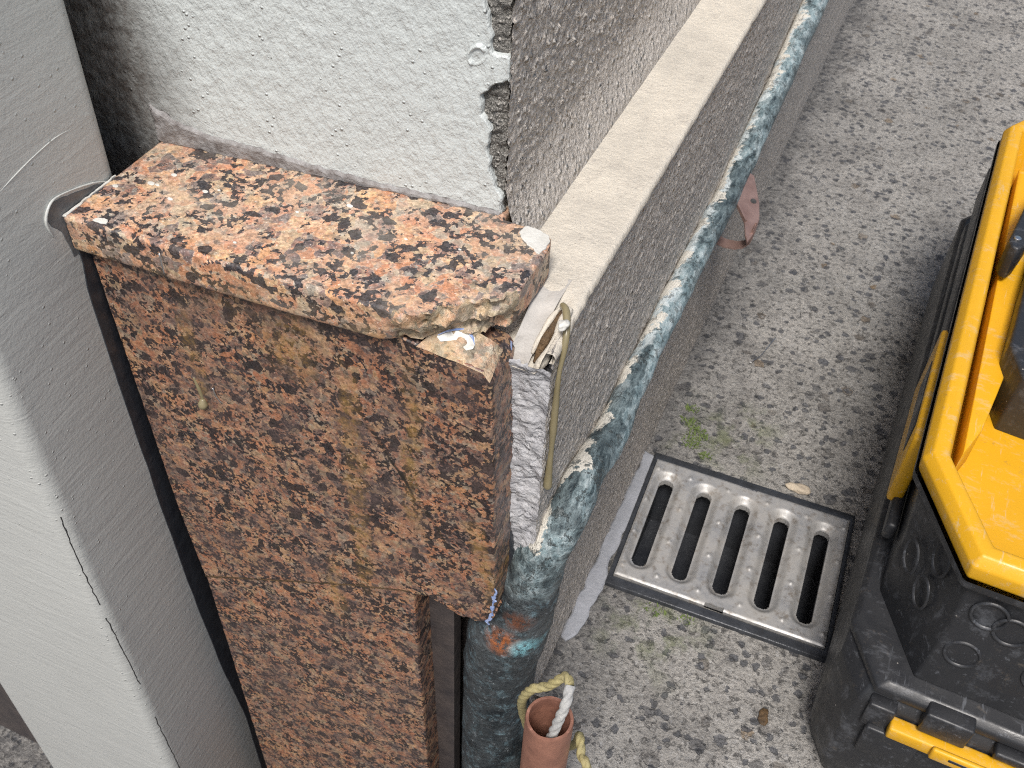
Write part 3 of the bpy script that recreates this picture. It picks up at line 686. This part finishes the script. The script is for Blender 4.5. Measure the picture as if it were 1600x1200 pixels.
# ------------------------------------------------------------------ granite cladding
up = [(-.3955, .4275), (-.2105, .4275), (-.2000, .4262), (-.1899, .4240), (-.1735, .4221), (-.1536, .4185), (-.1488, .4118), (-.1463, .3508), (-.1445, .300), (-.1433, .2729), (-.1409, .1903),
      (-.1470, .1800), (-.1556, .1773), (-.1675, .1766), (-.1794, .1831), (-.1914, .1865), (-.201, .1864), (-.2438, .1698), (-.3039, .1414), (-.3823, .104), (-.3885, .19)]
def jb(p):
    if p[1] < .20 and p[0] > -.205: return 1.5
    if p[0] > -.16: return .35
    return .22
upper = thing('granite_cladding', 'upper orange speckled granite cladding panel with amber stains and a jagged lower right corner', 'granite panel', (-.27, .35, .1))
plate('panel', up, PF, 0, .033, G_PAN, upper, .0010, .0022, .0022, 2, 130, jb, rough=.0006)
# spalled, freshly broken top corner
fa = [PF(x, z, -.0006) for x, z in [(-.1915, .4235), (-.1820, .4226), (-.1735, .4216), (-.1640, .4200), (-.1536, .4180), (-.1496, .4130)]]
fb = [Vector(p) for p in [(-.186, .3585, .4290), (-.179, .3635, .4320), (-.170, .3680, .4315), (-.163, .3700, .4275), (-.1565, .3725, .4225), (-.1525, .375, .416)]]
strip_sheet('fresh_break', fa, fb, G_BRK, upper, 14, 40, .0008, .0022, 5)
def onb(k, t, o=.0005):
    i = min(4, int(k)); f = k - i; return fa[i].lerp(fa[i + 1], f).lerp(fb[i].lerp(fb[i + 1], f), t) + Vector((0, -o, o))
ks = [.7, 1.1, 1.5, 1.9, 2.3, 2.7, 3.0]
strip_sheet('white_filler', [onb(k, t) for k, t in zip(ks, (.60, .42, .50, .55, .48, .40, .52))], [onb(k, t) for k, t in zip(ks, (.70, .86, .95, .98, .96, .88, .66))], WHITEP, upper, 10, 40, .0004, .0016, 15)
strip_sheet('blue_chalk_mark', [onb(k, t, .0012) for k, t in zip(ks, (.66, .76, .84, .88, .85, .76, .64))], [onb(k, t, .0012) for k, t in zip(ks, (.70, .84, .92, .95, .93, .84, .66))], BLUEP, upper, 5, 40, .0003, .0012, 25)
plate('blue_chalk_mark', [(-.1424, .214), (-.1410, .225), (-.1412, .205), (-.1416, .192), (-.1450, .180), (-.1462, .183), (-.1432, .197)], PF, -.0004, .001, BLUEP, upper, .0002, .0012, .0022, 6, 260)
strip_sheet('blue_chalk_mark', [(-.1512, .3822, .4175), (-.1508, .3812, .4120), (-.1500, .3805, .4060)], [(-.1496, .3812, .4178), (-.1492, .3802, .4122), (-.1484, .3795, .4058)], BLUEP, upper, 3, 14, .0003, .0008, 6)
tube('resin_bead', [PF(-.3405, .3225, -.0002), PF(-.3408, .318, -.0010), PF(-.3406, .3145, -.0004)], [.0016, .0033, .0016], RESIN, upper, 12, 6)
tube('resin_bead', [PF(-.3440, .340, .0004), PF(-.3420, .331, .0003), PF(-.3408, .321, .0002)], [.0008, .0014, .0010], RESIN, upper, 10, 6)
tag(tube('steel_pin', [PF(-.3300, .3375, -.0012), PF(-.3290, .3300, -.0010), PF(-.3268, .3235, .0002)], [.0005, .0006, .0005], STEELPIN, None, 8, 3), 'small bright steel pin stuck to the upper granite panel beside the amber bead', 'pin')
tag(tube('steel_wire', [(-.3345, .3316, .4480), (-.3340, .3310, .4410), (-.3335, .3306, .4345)], [.0004, .0005, .0004], STEELPIN, None, 8, 3), 'fine bright wire end lying against the front edge of the coping slab', 'wire')

lower = thing('granite_cladding', 'lower brown speckled granite cladding panel below the joint, narrower than the panel above', 'granite panel', (-.29, .35, -.6))
lowp = [(-.3823, .1022), (-.3039, .1396), (-.2438, .1680), (-.2028, .1846), (-.2011, .184), (-.1954, -.0861), (-.1940, -.60), (-.3600, -.60), (-.3781, -.2366)]
plate('joint_dirt', [(-.3823, .1045), (-.3039, .1420), (-.2438, .1703), (-.2035, .1868), (-.2030, .1846), (-.2438, .1684), (-.3039, .1401), (-.3823, .1024)], PF, .0002, .006, RUSTH, lower, .0002, .0022, .0011, 5, 240)
plate('panel', lowp, PF, .0012, .024, G_PAN, lower, .0009, .003, .0010, 12, 120, lambda p: .5, rough=.0006)
V, Fc = box(-.395, -.1800, .372, .3836, -.6, .2); tag(mk('mortar_bed', V, Fc, DSTONE, None, False), 'dark recessed bedding strip between the lower granite panel and the thick pipe', 'mortar'); 
V, Fc = box(-.395, -.176, .386, .392, .2, .427); mk('mortar_backing', V, Fc, MORTAR, upper, False)
sp = thing('stone_cladding', 'dark brown stone corner visible beyond the left side of the door post', 'stone panel', (-.9, .36, -.6))
plate('panel', [(-1.6, -.6), (-.570, -.6), (-.570, .42), (-1.6, .42)], facade((-.5, .36), 0), 0, .05, DSTONE, sp, .001, .01, 0)

# ------------------------------------------------------------------ copper pipe along the wall and down the corner
pipe = thing('copper_waste_pipe', 'verdigris copper pipe running along the wall foot and turning down at the granite corner', 'pipe', (-.14, .36, -.6))
PP = [(-.1100, 3.2, .52, .0125), (-.1105, 1.60, .360, .0128), (-.1108, 1.296, .3238, .0125), (-.1117, 1.1172, .3123, .0122), (-.1135, .8387, .2635, .0112), (-.1141, .6544, .2618, .0106), (-.1143, .5384, .2571, .0104), (-.1127, .4858, .2543, .0120),
      (-.1121, .4300, .2685, .0126), (-.1135, .3980, .2620, .0138), (-.1207, .3880, .2373, .0168), (-.1273, .3870, .2089, .0200), (-.1335, .3870, .1735, .0240), (-.1400, .387, .1420, .0292), (-.1430, .387, .1246, .0300), (-.1472, .387, .08, .0285), (-.1493, .387, .0065, .0271), (-.1479, .387, -.0993, .0286), (-.1475, .387, -.30, .0285), (-.1475, .387, -.61, .0285)]
tube('pipe_run', [p[:3] for p in PP], [p[3] for p in PP], COPPER, pipe, 40, 14, True, .0016, 4)
clip = thing('pipe_clip', 'pinkish copper pipe clip with a screw hole holding the pipe beside the pavement', 'pipe clip', (-.10, .83, .2))
zc = lambda x, y: .2565 + (y - .80) * .16 - (x + .095) * .25
flat_blob('bracket_plate', [(-.1090, .838), (-.0985, .836), (-.0850, .808), (-.0795, .790), (-.0790, .772), (-.0815, .757), (-.0860, .765), (-.0905, .778), (-.1060, .797), (-.1120, .812)], zc, .0016, CLIPC, clip, 4, .0002, .003, 60, .0006)
lathe('screw_hole', [(0, 0), (.0030, 0), (.0028, .0004), (0, .0004)], (-.0905, .806, zc(-.0905, .806) + .0015), CRACK, clip, 18, (.24, -.15, 1))
flat_blob('folded_lip', [(-.1075, .7985), (-.0900, .7780), (-.0885, .7800), (-.1060, .8015)], lambda x, y: zc(x, y) + .0008, .0022, CLIPC, clip, 4, .0001, .003, 60, .0004)
L = [(-.0815, .2530), (-.0805, .2450), (-.0820, .2380), (-.0865, .2320), (-.0930, .2285), (-.1030, .2275), (-.1130, .2300), (-.1235, .2350)]
V = []; Fc = []
for k, (x, z) in enumerate(L):
    a = Vector(L[min(7, k + 1)]) - Vector(L[max(0, k - 1)]); a.normalize(); nn_ = Vector((-a.y, a.x))
    for yy in (.770, .782):
        for rr in (0, .0014): V.append((x + nn_.x * rr, yy, z + nn_.y * rr))
for k in range(7):
    a = 4 * k
    for q in ((0, 2, 6, 4), (1, 5, 7, 3), (0, 4, 5, 1), (2, 3, 7, 6)): Fc.append(tuple(a + j for j in q))
o = mk('strap', V, Fc, CLIPC, clip, True); sharp(o, 60)

# ------------------------------------------------------------------ cut pipe with rope
stub = thing('cut_copper_pipe', 'short open copper pipe stub standing upright below the thick pipe with rope inside', 'pipe', (-.0782, .2968, 0))
lathe('pipe_wall', [(.0152, -.002), (.0152, .1985), (.0147, .2), (.0130, .2), (.0125, .1985), (.0125, .004), (.0125, -.002)], (-.0782, .2968, 0), NEWCOP, stub, 96, None)
me = bpy.data.objects['pipe_wall'].data
for v in me.vertices:
    if v.co.z > .19: v.co.z += .0009 * fz(v.co, 90, 3)
def rope(name, pts, r, mat, lab, cat='rope', grp=None):
    P = [Vector(p) for p in pts]; Q = []
    for i in range(len(P) - 1):
        a, b, c, d = P[max(0, i - 1)], P[i], P[i + 1], P[min(len(P) - 1, i + 2)]
        for k in range(16):
            t = k / 16; Q.append(0.5 * ((2 * b) + (c - a) * t + (2 * a - 5 * b + 4 * c - d) * t * t + (-a + 3 * b - 3 * c + d) * t ** 3))
    Q.append(P[-1]); V = []; Fc = []; seg = 24; last = None; tw = 0
    for i, q in enumerate(Q):
        t = (Q[min(len(Q) - 1, i + 1)] - Q[max(0, i - 1)]).normalized()
        u = t.cross(Vector((.3, .8, .5))).normalized() if last is None else (last - t * last.dot(t)).normalized(); last = u; v = t.cross(u)
        if i: tw += (q - Q[i - 1]).length * 2 * math.pi / (r * 7.0)
        for s in range(seg):
            a = 2 * math.pi * s / seg; rr = r * (.64 + .36 * abs(math.cos(1.5 * (a - tw))) ** .7 + .03 * fz(q + u * a, 800))
            V.append(q + (u * math.cos(a) + v * math.sin(a)) * rr)
    for i in range(len(Q) - 1):
        for s in range(seg): b = (s + 1) % seg; Fc.append((i * seg + s, i * seg + b, (i + 1) * seg + b, (i + 1) * seg + s))
    Fc.append(tuple(range(seg))); Fc.append(tuple(range((len(Q) - 1) * seg, len(Q) * seg)))
    return tag(mk(name, V, Fc, mat, None, True), lab, cat, grp)
rope('grey_rope', [(-.079, .290, .150), (-.0745, .290, .185), (-.0720, .2925, .2055), (-.0700, .2985, .222), (-.0712, .3075, .2285)], .0034, ROPEG, 'frayed grey twisted rope coming out of the open copper pipe stub')
rope('yellow_rope', [(-.0712, .3077, .2285), (-.0760, .3125, .227), (-.0812, .3110, .219), (-.0865, .3105, .210), (-.0960, .308, .202), (-.1020, .312, .17), (-.098, .333, .09), (-.085, .345, .06), (-.068, .335, .10), (-.0620, .3180, .150), (-.0560, .3060, .150), (-.0495, .2990, .148), (-.046, .285, .10), (-.045, .27, .02)], .0032, ROPE, 'yellow twisted rope looping behind the copper pipe stub and down its right side')

# ------------------------------------------------------------------ drain grate
gr = thing('drain_grate', 'square stainless steel drain grate with five slots set in the pavement', 'drain grate', (-.0095, .6245, 0))
U = Vector((1, .028, 0)).normalized(); Vv = Vector((-.040, 1, 0)).normalized(); GC = Vector((-.0095, .6245, .0085))
HW, HH = .0965, .0745
slots = [(-.0795 + .03860 * k) for k in range(5)]
dim = []
for u in (-.098, -.0598, -.0212, .0174, .056): 
    for v in (-.062, -.0205, .0205, .062): dim.append((u + .0005, v))
dim += [(.0925, v) for v in (-.062, -.02, .02, .062)]
dim = [(max(-.092, u), v) for u, v in dim]
def slot_sd(u, v):
    best = 9
    for s in slots:
        dx = abs(u - s - .0); dy = max(0, abs(v) - .0475); best = min(best, math.hypot(dx, dy) if dy else dx)
    return best - .0073
NX, NY = 200, 156; V = []; Fc = []; gi = {}
def gh(u, v):
    sd = slot_sd(u, v); h = -.0056 * (1 - sstep(.0, .0082, sd)) if sd > 0 else -.0056
    for a, b in dim:
        d = math.hypot(u - a, v - b)
        if d < .006: h += .0016 * math.exp(-(d / .0021) ** 2)
    e = min(HW - abs(u), HH - abs(v)); h -= .0012 * (1 - sstep(0, .0022, e))
    return h + .00012 * nz((u, v, 0), 60)
for i in range(NX + 1):
    for j in range(NY + 1):
        u = -HW + 2 * HW * i / NX; v = -HH + 2 * HH * j / NY; sd = slot_sd(u, v)
        gi[i, j] = len(V); V.append(GC + U * u + Vv * v + Vector((0, 0, gh(u, v))))
keep = set()
for i in range(NX):
    for j in range(NY):
        u = -HW + 2 * HW * (i + .5) / NX; v = -HH + 2 * HH * (j + .5) / NY
        if slot_sd(u, v) < 0: continue
        if (abs(u + .003) < .0085 and (HH - abs(v)) < .0026): continue
        keep.add((i, j)); Fc.append((gi[i, j], gi[i + 1, j], gi[i + 1, j + 1], gi[i, j + 1]))
def wall_edge(a, b, dz):
    n = len(V); V.append(V[a] + Vector((0, 0, -dz))); V.append(V[b] + Vector((0, 0, -dz))); Fc.append((a, b, n + 1, n))
for (i, j) in keep:
    for (di, dj, a, b) in ((1, 0, (i + 1, j), (i + 1, j + 1)), (-1, 0, (i, j + 1), (i, j)), (0, 1, (i + 1, j + 1), (i, j + 1)), (0, -1, (i, j), (i + 1, j))):
        if (i + di, j + dj) not in keep: wall_edge(gi[a], gi[b], .006)
me = bpy.data.meshes.new('grate_plate'); me.from_pydata([tuple(v) for v in V], [], Fc); me.polygons.foreach_set('use_smooth', [True] * len(me.polygons)); me.materials.append(STEEL)
o = bpy.data.objects.new('grate_plate', me); COL.objects.link(o); o.parent = gr; o.location = -gr.location; sharp(o, 50)
def ring_box(name, hw0, hh0, hw1, hh1, z0, z1, mat, parent, bw=.001):
    V = []; 
    for hw, hh in ((hw0, hh0), (hw1, hh1)):
        for z in (z0, z1):
            for a, b in ((-1, -1), (1, -1), (1, 1), (-1, 1)): q = GC + U * a * hw + Vv * b * hh; V.append((q.x, q.y, z))
    Fc = []
    for k in range(4):
        l = (k + 1) % 4; Fc += [(k, l, 4 + l, 4 + k), (8 + k, 12 + k, 12 + l, 8 + l), (4 + k, 4 + l, 12 + l, 12 + k), (k, 8 + k, 8 + l, l)]
    return bev(mk(name, V, Fc, mat, parent, True), bw, 2)
ring_box('grate_frame', .0972, .0752, .1015, .0850, -.02, .0052, FRAMEM, gr)
V_, F_ = box(HX0 + .0008, HX1 - .0008, HY0 + .0008, HY1 - .0008, -.088, -.0035); mk('drain_well', V_, [f for i, f in enumerate(F_) if i != 1], BLACKGAP, gr, False)  # shade below the slots put into the well's near-black colour
for k in range(4):
    s = .0 ; u = slots[k] + .0193
    A = GC + U * u; V_, F_ = box(A.x - .0015, A.x + .0015, .553, .69, -.03, -.004); mk('support_rib', V_, F_, FRAMEM, gr, False)
zz = lambda x, y: .0015
tag(flat_blob('mortar_fillet', [(-.1245, .705), (-.1125, .700), (-.1090, .66), (-.1105, .60), (-.1105, .552), (-.1085, .535), (-.108, .500), (-.112, .478), (-.119, .466), (-.1245, .470)], .0012, .0026, simple('pale_fillet_mortar', (.33, .34, .37), (.24, .25, .27), 60, .75, 0, .0015, 180), None, 4, .003, .004, 50, .0016), 'pale grey mortar strip on the pavement between the plinth and the drain grate', 'mortar')

# ------------------------------------------------------------------ tool box
def rot2(p, a=R_(-1.6), c=(.09, .45)):
    x, y = p[0] - c[0], p[1] - c[1]; return (c[0] + x * math.cos(a) - y * math.sin(a), c[1] + x * math.sin(a) + y * math.cos(a))
tb = thing('tool_box', 'black plastic tool box with a yellow recessed lid standing on the pavement', 'tool box', (.25, .72, 0))
def oct_(x0, x1, y0, y1, cx, cy): return [(x0, y0 + cy), (x0 + cx, y0), (x1 - cx, y0), (x1, y0 + cy), (x1, y1 - cy), (x1 - cx, y1), (x0 + cx, y1), (x0, y1 - cy)]
def tier(name, secs, mat, parent=tb, bw=.002, seg=2, top=True):  # top=False leaves the upper end open
    V = []; n = len(secs[0][0]); Fc = []
    for poly, z in secs:
        for p in poly: q = rot2(p); V.append((q[0], q[1], z))
    for k in range(len(secs) - 1):
        for i in range(n): j = (i + 1) % n; Fc.append((k * n + i, k * n + j, (k + 1) * n + j, (k + 1) * n + i))
    Fc.append(tuple(range(n)))
    if top: Fc.append(tuple(range((len(secs) - 1) * n, len(secs) * n)))
    return bev(mk(name, V, Fc, mat, parent, True), bw, seg, 20)
X0, X1, Y0, Y1 = .088, .385, .440, 1.092
tier('lower_case', [(oct_(X0 + .006, X1 - .006, Y0 + .008, Y1 - .006, .018, .028), .0), (oct_(X0, X1, Y0, Y1, .018, .030), .035), (oct_(X0, X1, Y0 + .004, Y1, .020, .034), .120), (oct_(X0 + .001, X1 - .001, Y0 + .012, Y1, .024, .040), .134)], BLK)
tier('rim_flange', [(oct_(X0 - .001, X1 + .002, Y0 + .004, Y1 + .002, .028, .046), .1345), (oct_(X0 - .001, X1 + .002, Y0 + .004, Y1 + .002, .028, .046), .142), (oct_(X0 + .003, X1 - .001, Y0 + .009, Y1 - .002, .030, .048), .147)], BLK, bw=.0015)
tier('upper_case', [(oct_(X0 + .012, X1 - .010, Y0 + .020, Y1 - .010, .036, .062), .1465), (oct_(X0 + .012, X1 - .010, Y0 + .026, Y1 - .012, .040, .070), .20), (oct_(X0 + .008, X1 - .008, Y0 + .033, Y1 - .01, .042, .074), .246), (oct_(X0 - .0002, X1 + .001, Y0 + .0240, Y1 + .001, .0440, .0785), .2515), (oct_(X0 - .0002, X1 + .001, Y0 + .0240, Y1 + .001, .0440, .0785), .2588)], BLK, bw=.002, top=False)
# raised rings on the front
def ell_ring(cx, cz, rx, rz, facing, name='embossed_ring'):
    V = []; Fc = []; n = 36
    for k in range(n):
        a = 2 * math.pi * k / n
        for rr, dep in ((1.0, .0), (.95, .0013), (.86, .0013), (.80, .0)):
            if facing == 'front':
                x = cx + rx * rr * math.cos(a); z = cz + rz * rr * math.sin(a)
                t = (z - .1465) / (.252 - .1465); y = Y0 + .0197 + .0125 * t - dep
                q = rot2((x, y))
            else:
                s = cx + rx * rr * math.cos(a); z = cz + rz * rr * math.sin(a); t = (z - .1465) / (.2515 - .1465)
                cxx = .036 + .006 * t; cyy = .062 + .012 * t; fx = X0 + .012 - .004 * t; fy = Y0 + .020 + .013 * t
                nn_ = Vector((-cyy, -cxx)).normalized()
                x = fx + cxx * s + nn_.x * dep * 1.1; y = fy + cyy * (1 - s) + nn_.y * dep * 1.1
                x += nn_.x * .0006; y += nn_.y * .0006
                q = rot2((x, y))
            V.append((q[0], q[1], z))
    for k in range(n):
        l = (k + 1) % n
        for j in range(3): Fc.append((4 * k + j, 4 * l + j, 4 * l + j + 1, 4 * k + j + 1))
    return mk(name, V, Fc, BLK, tb, True)
for cx, cz in ((.158, .228), (.1745, .221), (.1555, .186), (.205, .190)): ell_ring(cx, cz, .0125, .0125, 'front')
for s, cz in ((.62, .232), (.58, .196), (.26, .202)): ell_ring(s, cz, .13, .0135, 'chamfer')
# yellow lid: outer rim, sloping inside, floor
OO = oct_(X0 + .001, X1 - .001, Y0 + .026, Y1 - .002, .0435, .078)
def ins(p, d): return inset(p, d)
def lidring(d, z, poly=OO): return (ins([Vector(q) for q in poly], d), z)
secs = [lidring(.0015, .2588), lidring(0.0005, .2600), lidring(-.0005, .272), lidring(.0045, .2800), lidring(.0125, .2805), lidring(.0155, .2785), lidring(.0280, .2120), lidring(.0315, .2090)]
V = []; n = 8; Fc = []
for poly, z in secs:
    for p in poly: q = rot2(p); V.append((q[0], q[1], z))
for k in range(len(secs) - 1):
    for i in range(n): j = (i + 1) % n; Fc.append((k * n + i, k * n + j, (k + 1) * n + j, (k + 1) * n + i))
Fc.append(tuple(range((len(secs) - 1) * n, len(secs) * n)))
lid = mk('lid', V, Fc, YEL, tb, True); bev(lid, .0022, 3, 15)
def prism_up(name, poly, z0, z1, mat, parent, bw=.0015, taper=.002):
    a = [Vector(q) for q in poly]; return tier(name, [(a, z0), (ins(a, 0.0001), z1 - .0002), (ins(a, taper), z1)], mat, parent, bw)
# raised yellow fillet and black insert with organiser well
prism_up('lid_rib', [(.119, .590), (.1285, .620), (.1370, .690), (.1370, .760), (.1370, 1.0), (.115, 1.0)], .2080, .2440, YEL, lid, .002, .004)
prism_up('black_insert', [(.1310, .700), (.1440, .665), (.30, .655), (.30, .845), (.138, .845), (.1340, .78)], .2080, .2665, BLK, tb, .002, .003)
h = prism_up('carry_handle', [(.1120, .815), (.1145, .806), (.1210, .804), (.1245, .811), (.140, .883), (.30, .90), (.30, .93), (.132, .925), (.119, .873)], .250, .2825, BLK, tb, .003, .002)
q = rot2((.1180, .818)); lathe('handle_screw', [(0, 0), (.0030, 0), (.0030, .0014), (.0024, .0018), (0, .0018)], (q[0], q[1], .2826), STEELPIN, h, 20)
# latches
def bar(name, x0, x1, y0, y1, z0, z1, mat, parent=tb, bw=.0018, shear=0):
    V, Fc = box(x0, x1, y0, y1, z0, z1); V = [(*rot2((a + shear * (c - z0), b)), c) for a, b, c in V]; return bev(mk(name, V, Fc, mat, parent, True), bw, 2)
fl = bar('front_latch', .133, .340, Y0 - .009, Y0 + .003, .106, .119, YEL)
bar('latch_grip', .163, .340, Y0 - .013, Y0 - .0085, .1085, .1215, YEL, fl)
bar('latch_slot', .175, .205, Y0 - .0134, Y0 - .010, .1150, .1180, BLK, fl, .0004)
bar('case_block', .120, .158, Y0 - .006, Y0 + .004, .070, .1045, BLK); bar('case_block', .150, .182, Y0 - .004, Y0 + .012, .122, .146, BLK)
bar('case_block', .115, .134, Y0 - .002, Y0 + .012, .100, .128, BLK); bar('case_rib', .200, .36, Y0 - .003, Y0 + .008, .124, .132, BLK)
sl = bar('side_latch', X0 - .004, X0 + .008, .590, .725, .170, .243, YEL, tb, .003)
bar('latch_recess', X0 - .0047, X0 + .001, .612, .690, .205, .236, BLK, sl, .001)
bar('side_rail', X0 + .001, X0 + .010, .56, .99, .160, .178, BLK, tb, .003)
bar('side_rail', X0 + .000, X0 + .008, .72, .99, .205, .246, BLK, tb, .003)

# ------------------------------------------------------------------ small things on the ground
V = []; Fc = []
def blade(c, h, a, wd):
    n = len(V); d = Vector((math.cos(a), math.sin(a), 0)); s = Vector((-d.y, d.x, 0)) * wd
    V.extend([c - s, c + s, c + d * h * .5 + Vector((0, 0, h * .6)) + s * .7, c + d * h * .5 + Vector((0, 0, h * .6)) - s * .7, c + d * h + Vector((0, 0, h * .55))])
    Fc.append((n, n + 1, n + 2, n + 3)); Fc.append((n + 3, n + 2, n + 4))
for (cx, cy, r, k) in [(-.095, .765, .008, 60), (-.083, .752, .009, 110), (-.0855, .738, .008, 70), (-.0665, .727, .005, 40), (-.098, .786, .006, 40), (-.0575, .532, .009, 30), (-.030, .533, .006, 20)]:
    for _ in range(k):
        a = random.random() * 6.28; rr = r * math.sqrt(random.random()); x, y = cx + rr * math.cos(a) * 1.3, cy + rr * math.sin(a)
        blade(Vector((x, y, ground_z(x, y))), random.uniform(.0018, .0046), random.random() * 6.28, random.uniform(.0004, .0009))
tag(mk('moss', V, Fc, MOSSM, None, False), 'tufts of green moss growing in the pavement around the drain grate', 'moss', None, 'stuff')
def pebble(c, r, mat, lab, cat='stone', grp=None, sc=(1, 1, .5), name='pebble'):
    bm = bmesh.new(); bmesh.ops.create_icosphere(bm, subdivisions=3, radius=1)
    for v in bm.verts:
        p = v.co.copy(); f = 1 + .45 * nz(p, 1.3, c[0] * 90); v.co = Vector((p.x * sc[0], p.y * sc[1], p.z * sc[2])) * r * f + Vector(c)
    me = bpy.data.meshes.new(name); bm.to_mesh(me); bm.free(); me.polygons.foreach_set('use_smooth', [True] * len(me.polygons)); me.materials.append(mat)
    o = bpy.data.objects.new(name, me); COL.objects.link(o); tag(o, lab, cat, grp); return o
pebble((.0290, .7235, .003), .0080, STONE, 'pale sandy stone chip lying just behind the drain grate', sc=(1.5, .7, .45))
pebble((-.1245, .389, .4335), .0030, WHITEP, 'pale filler lump at the top of the resin drip on the ledge end', 'filler lump', sc=(1, 1.2, .8), name='filler_lump')
pebble((.0571, .470, .002), .0055, RUSTH, 'brown leaf scrap beside the front corner of the tool box', 'leaf scrap', sc=(.8, 1.4, .25), name='leaf_scrap')
tag(tube('wire_scrap', [(-.043, .934, .0035), (-.047, .915, .004), (-.052, .893, .004), (-.060, .879, .0035)], [.0005] * 4, STEELPIN, None, 8, 4), 'thin bent bright wire scrap lying on the open pavement', 'wire')
tag(tube('twig', [(.187, 1.45, .004), (.205, 1.465, .005), (.225, 1.47, .004)], [.0008, .001, .0006], RUSTH, None, 8, 4), 'thin brown twig lying on the far pavement above the tool box', 'twig')
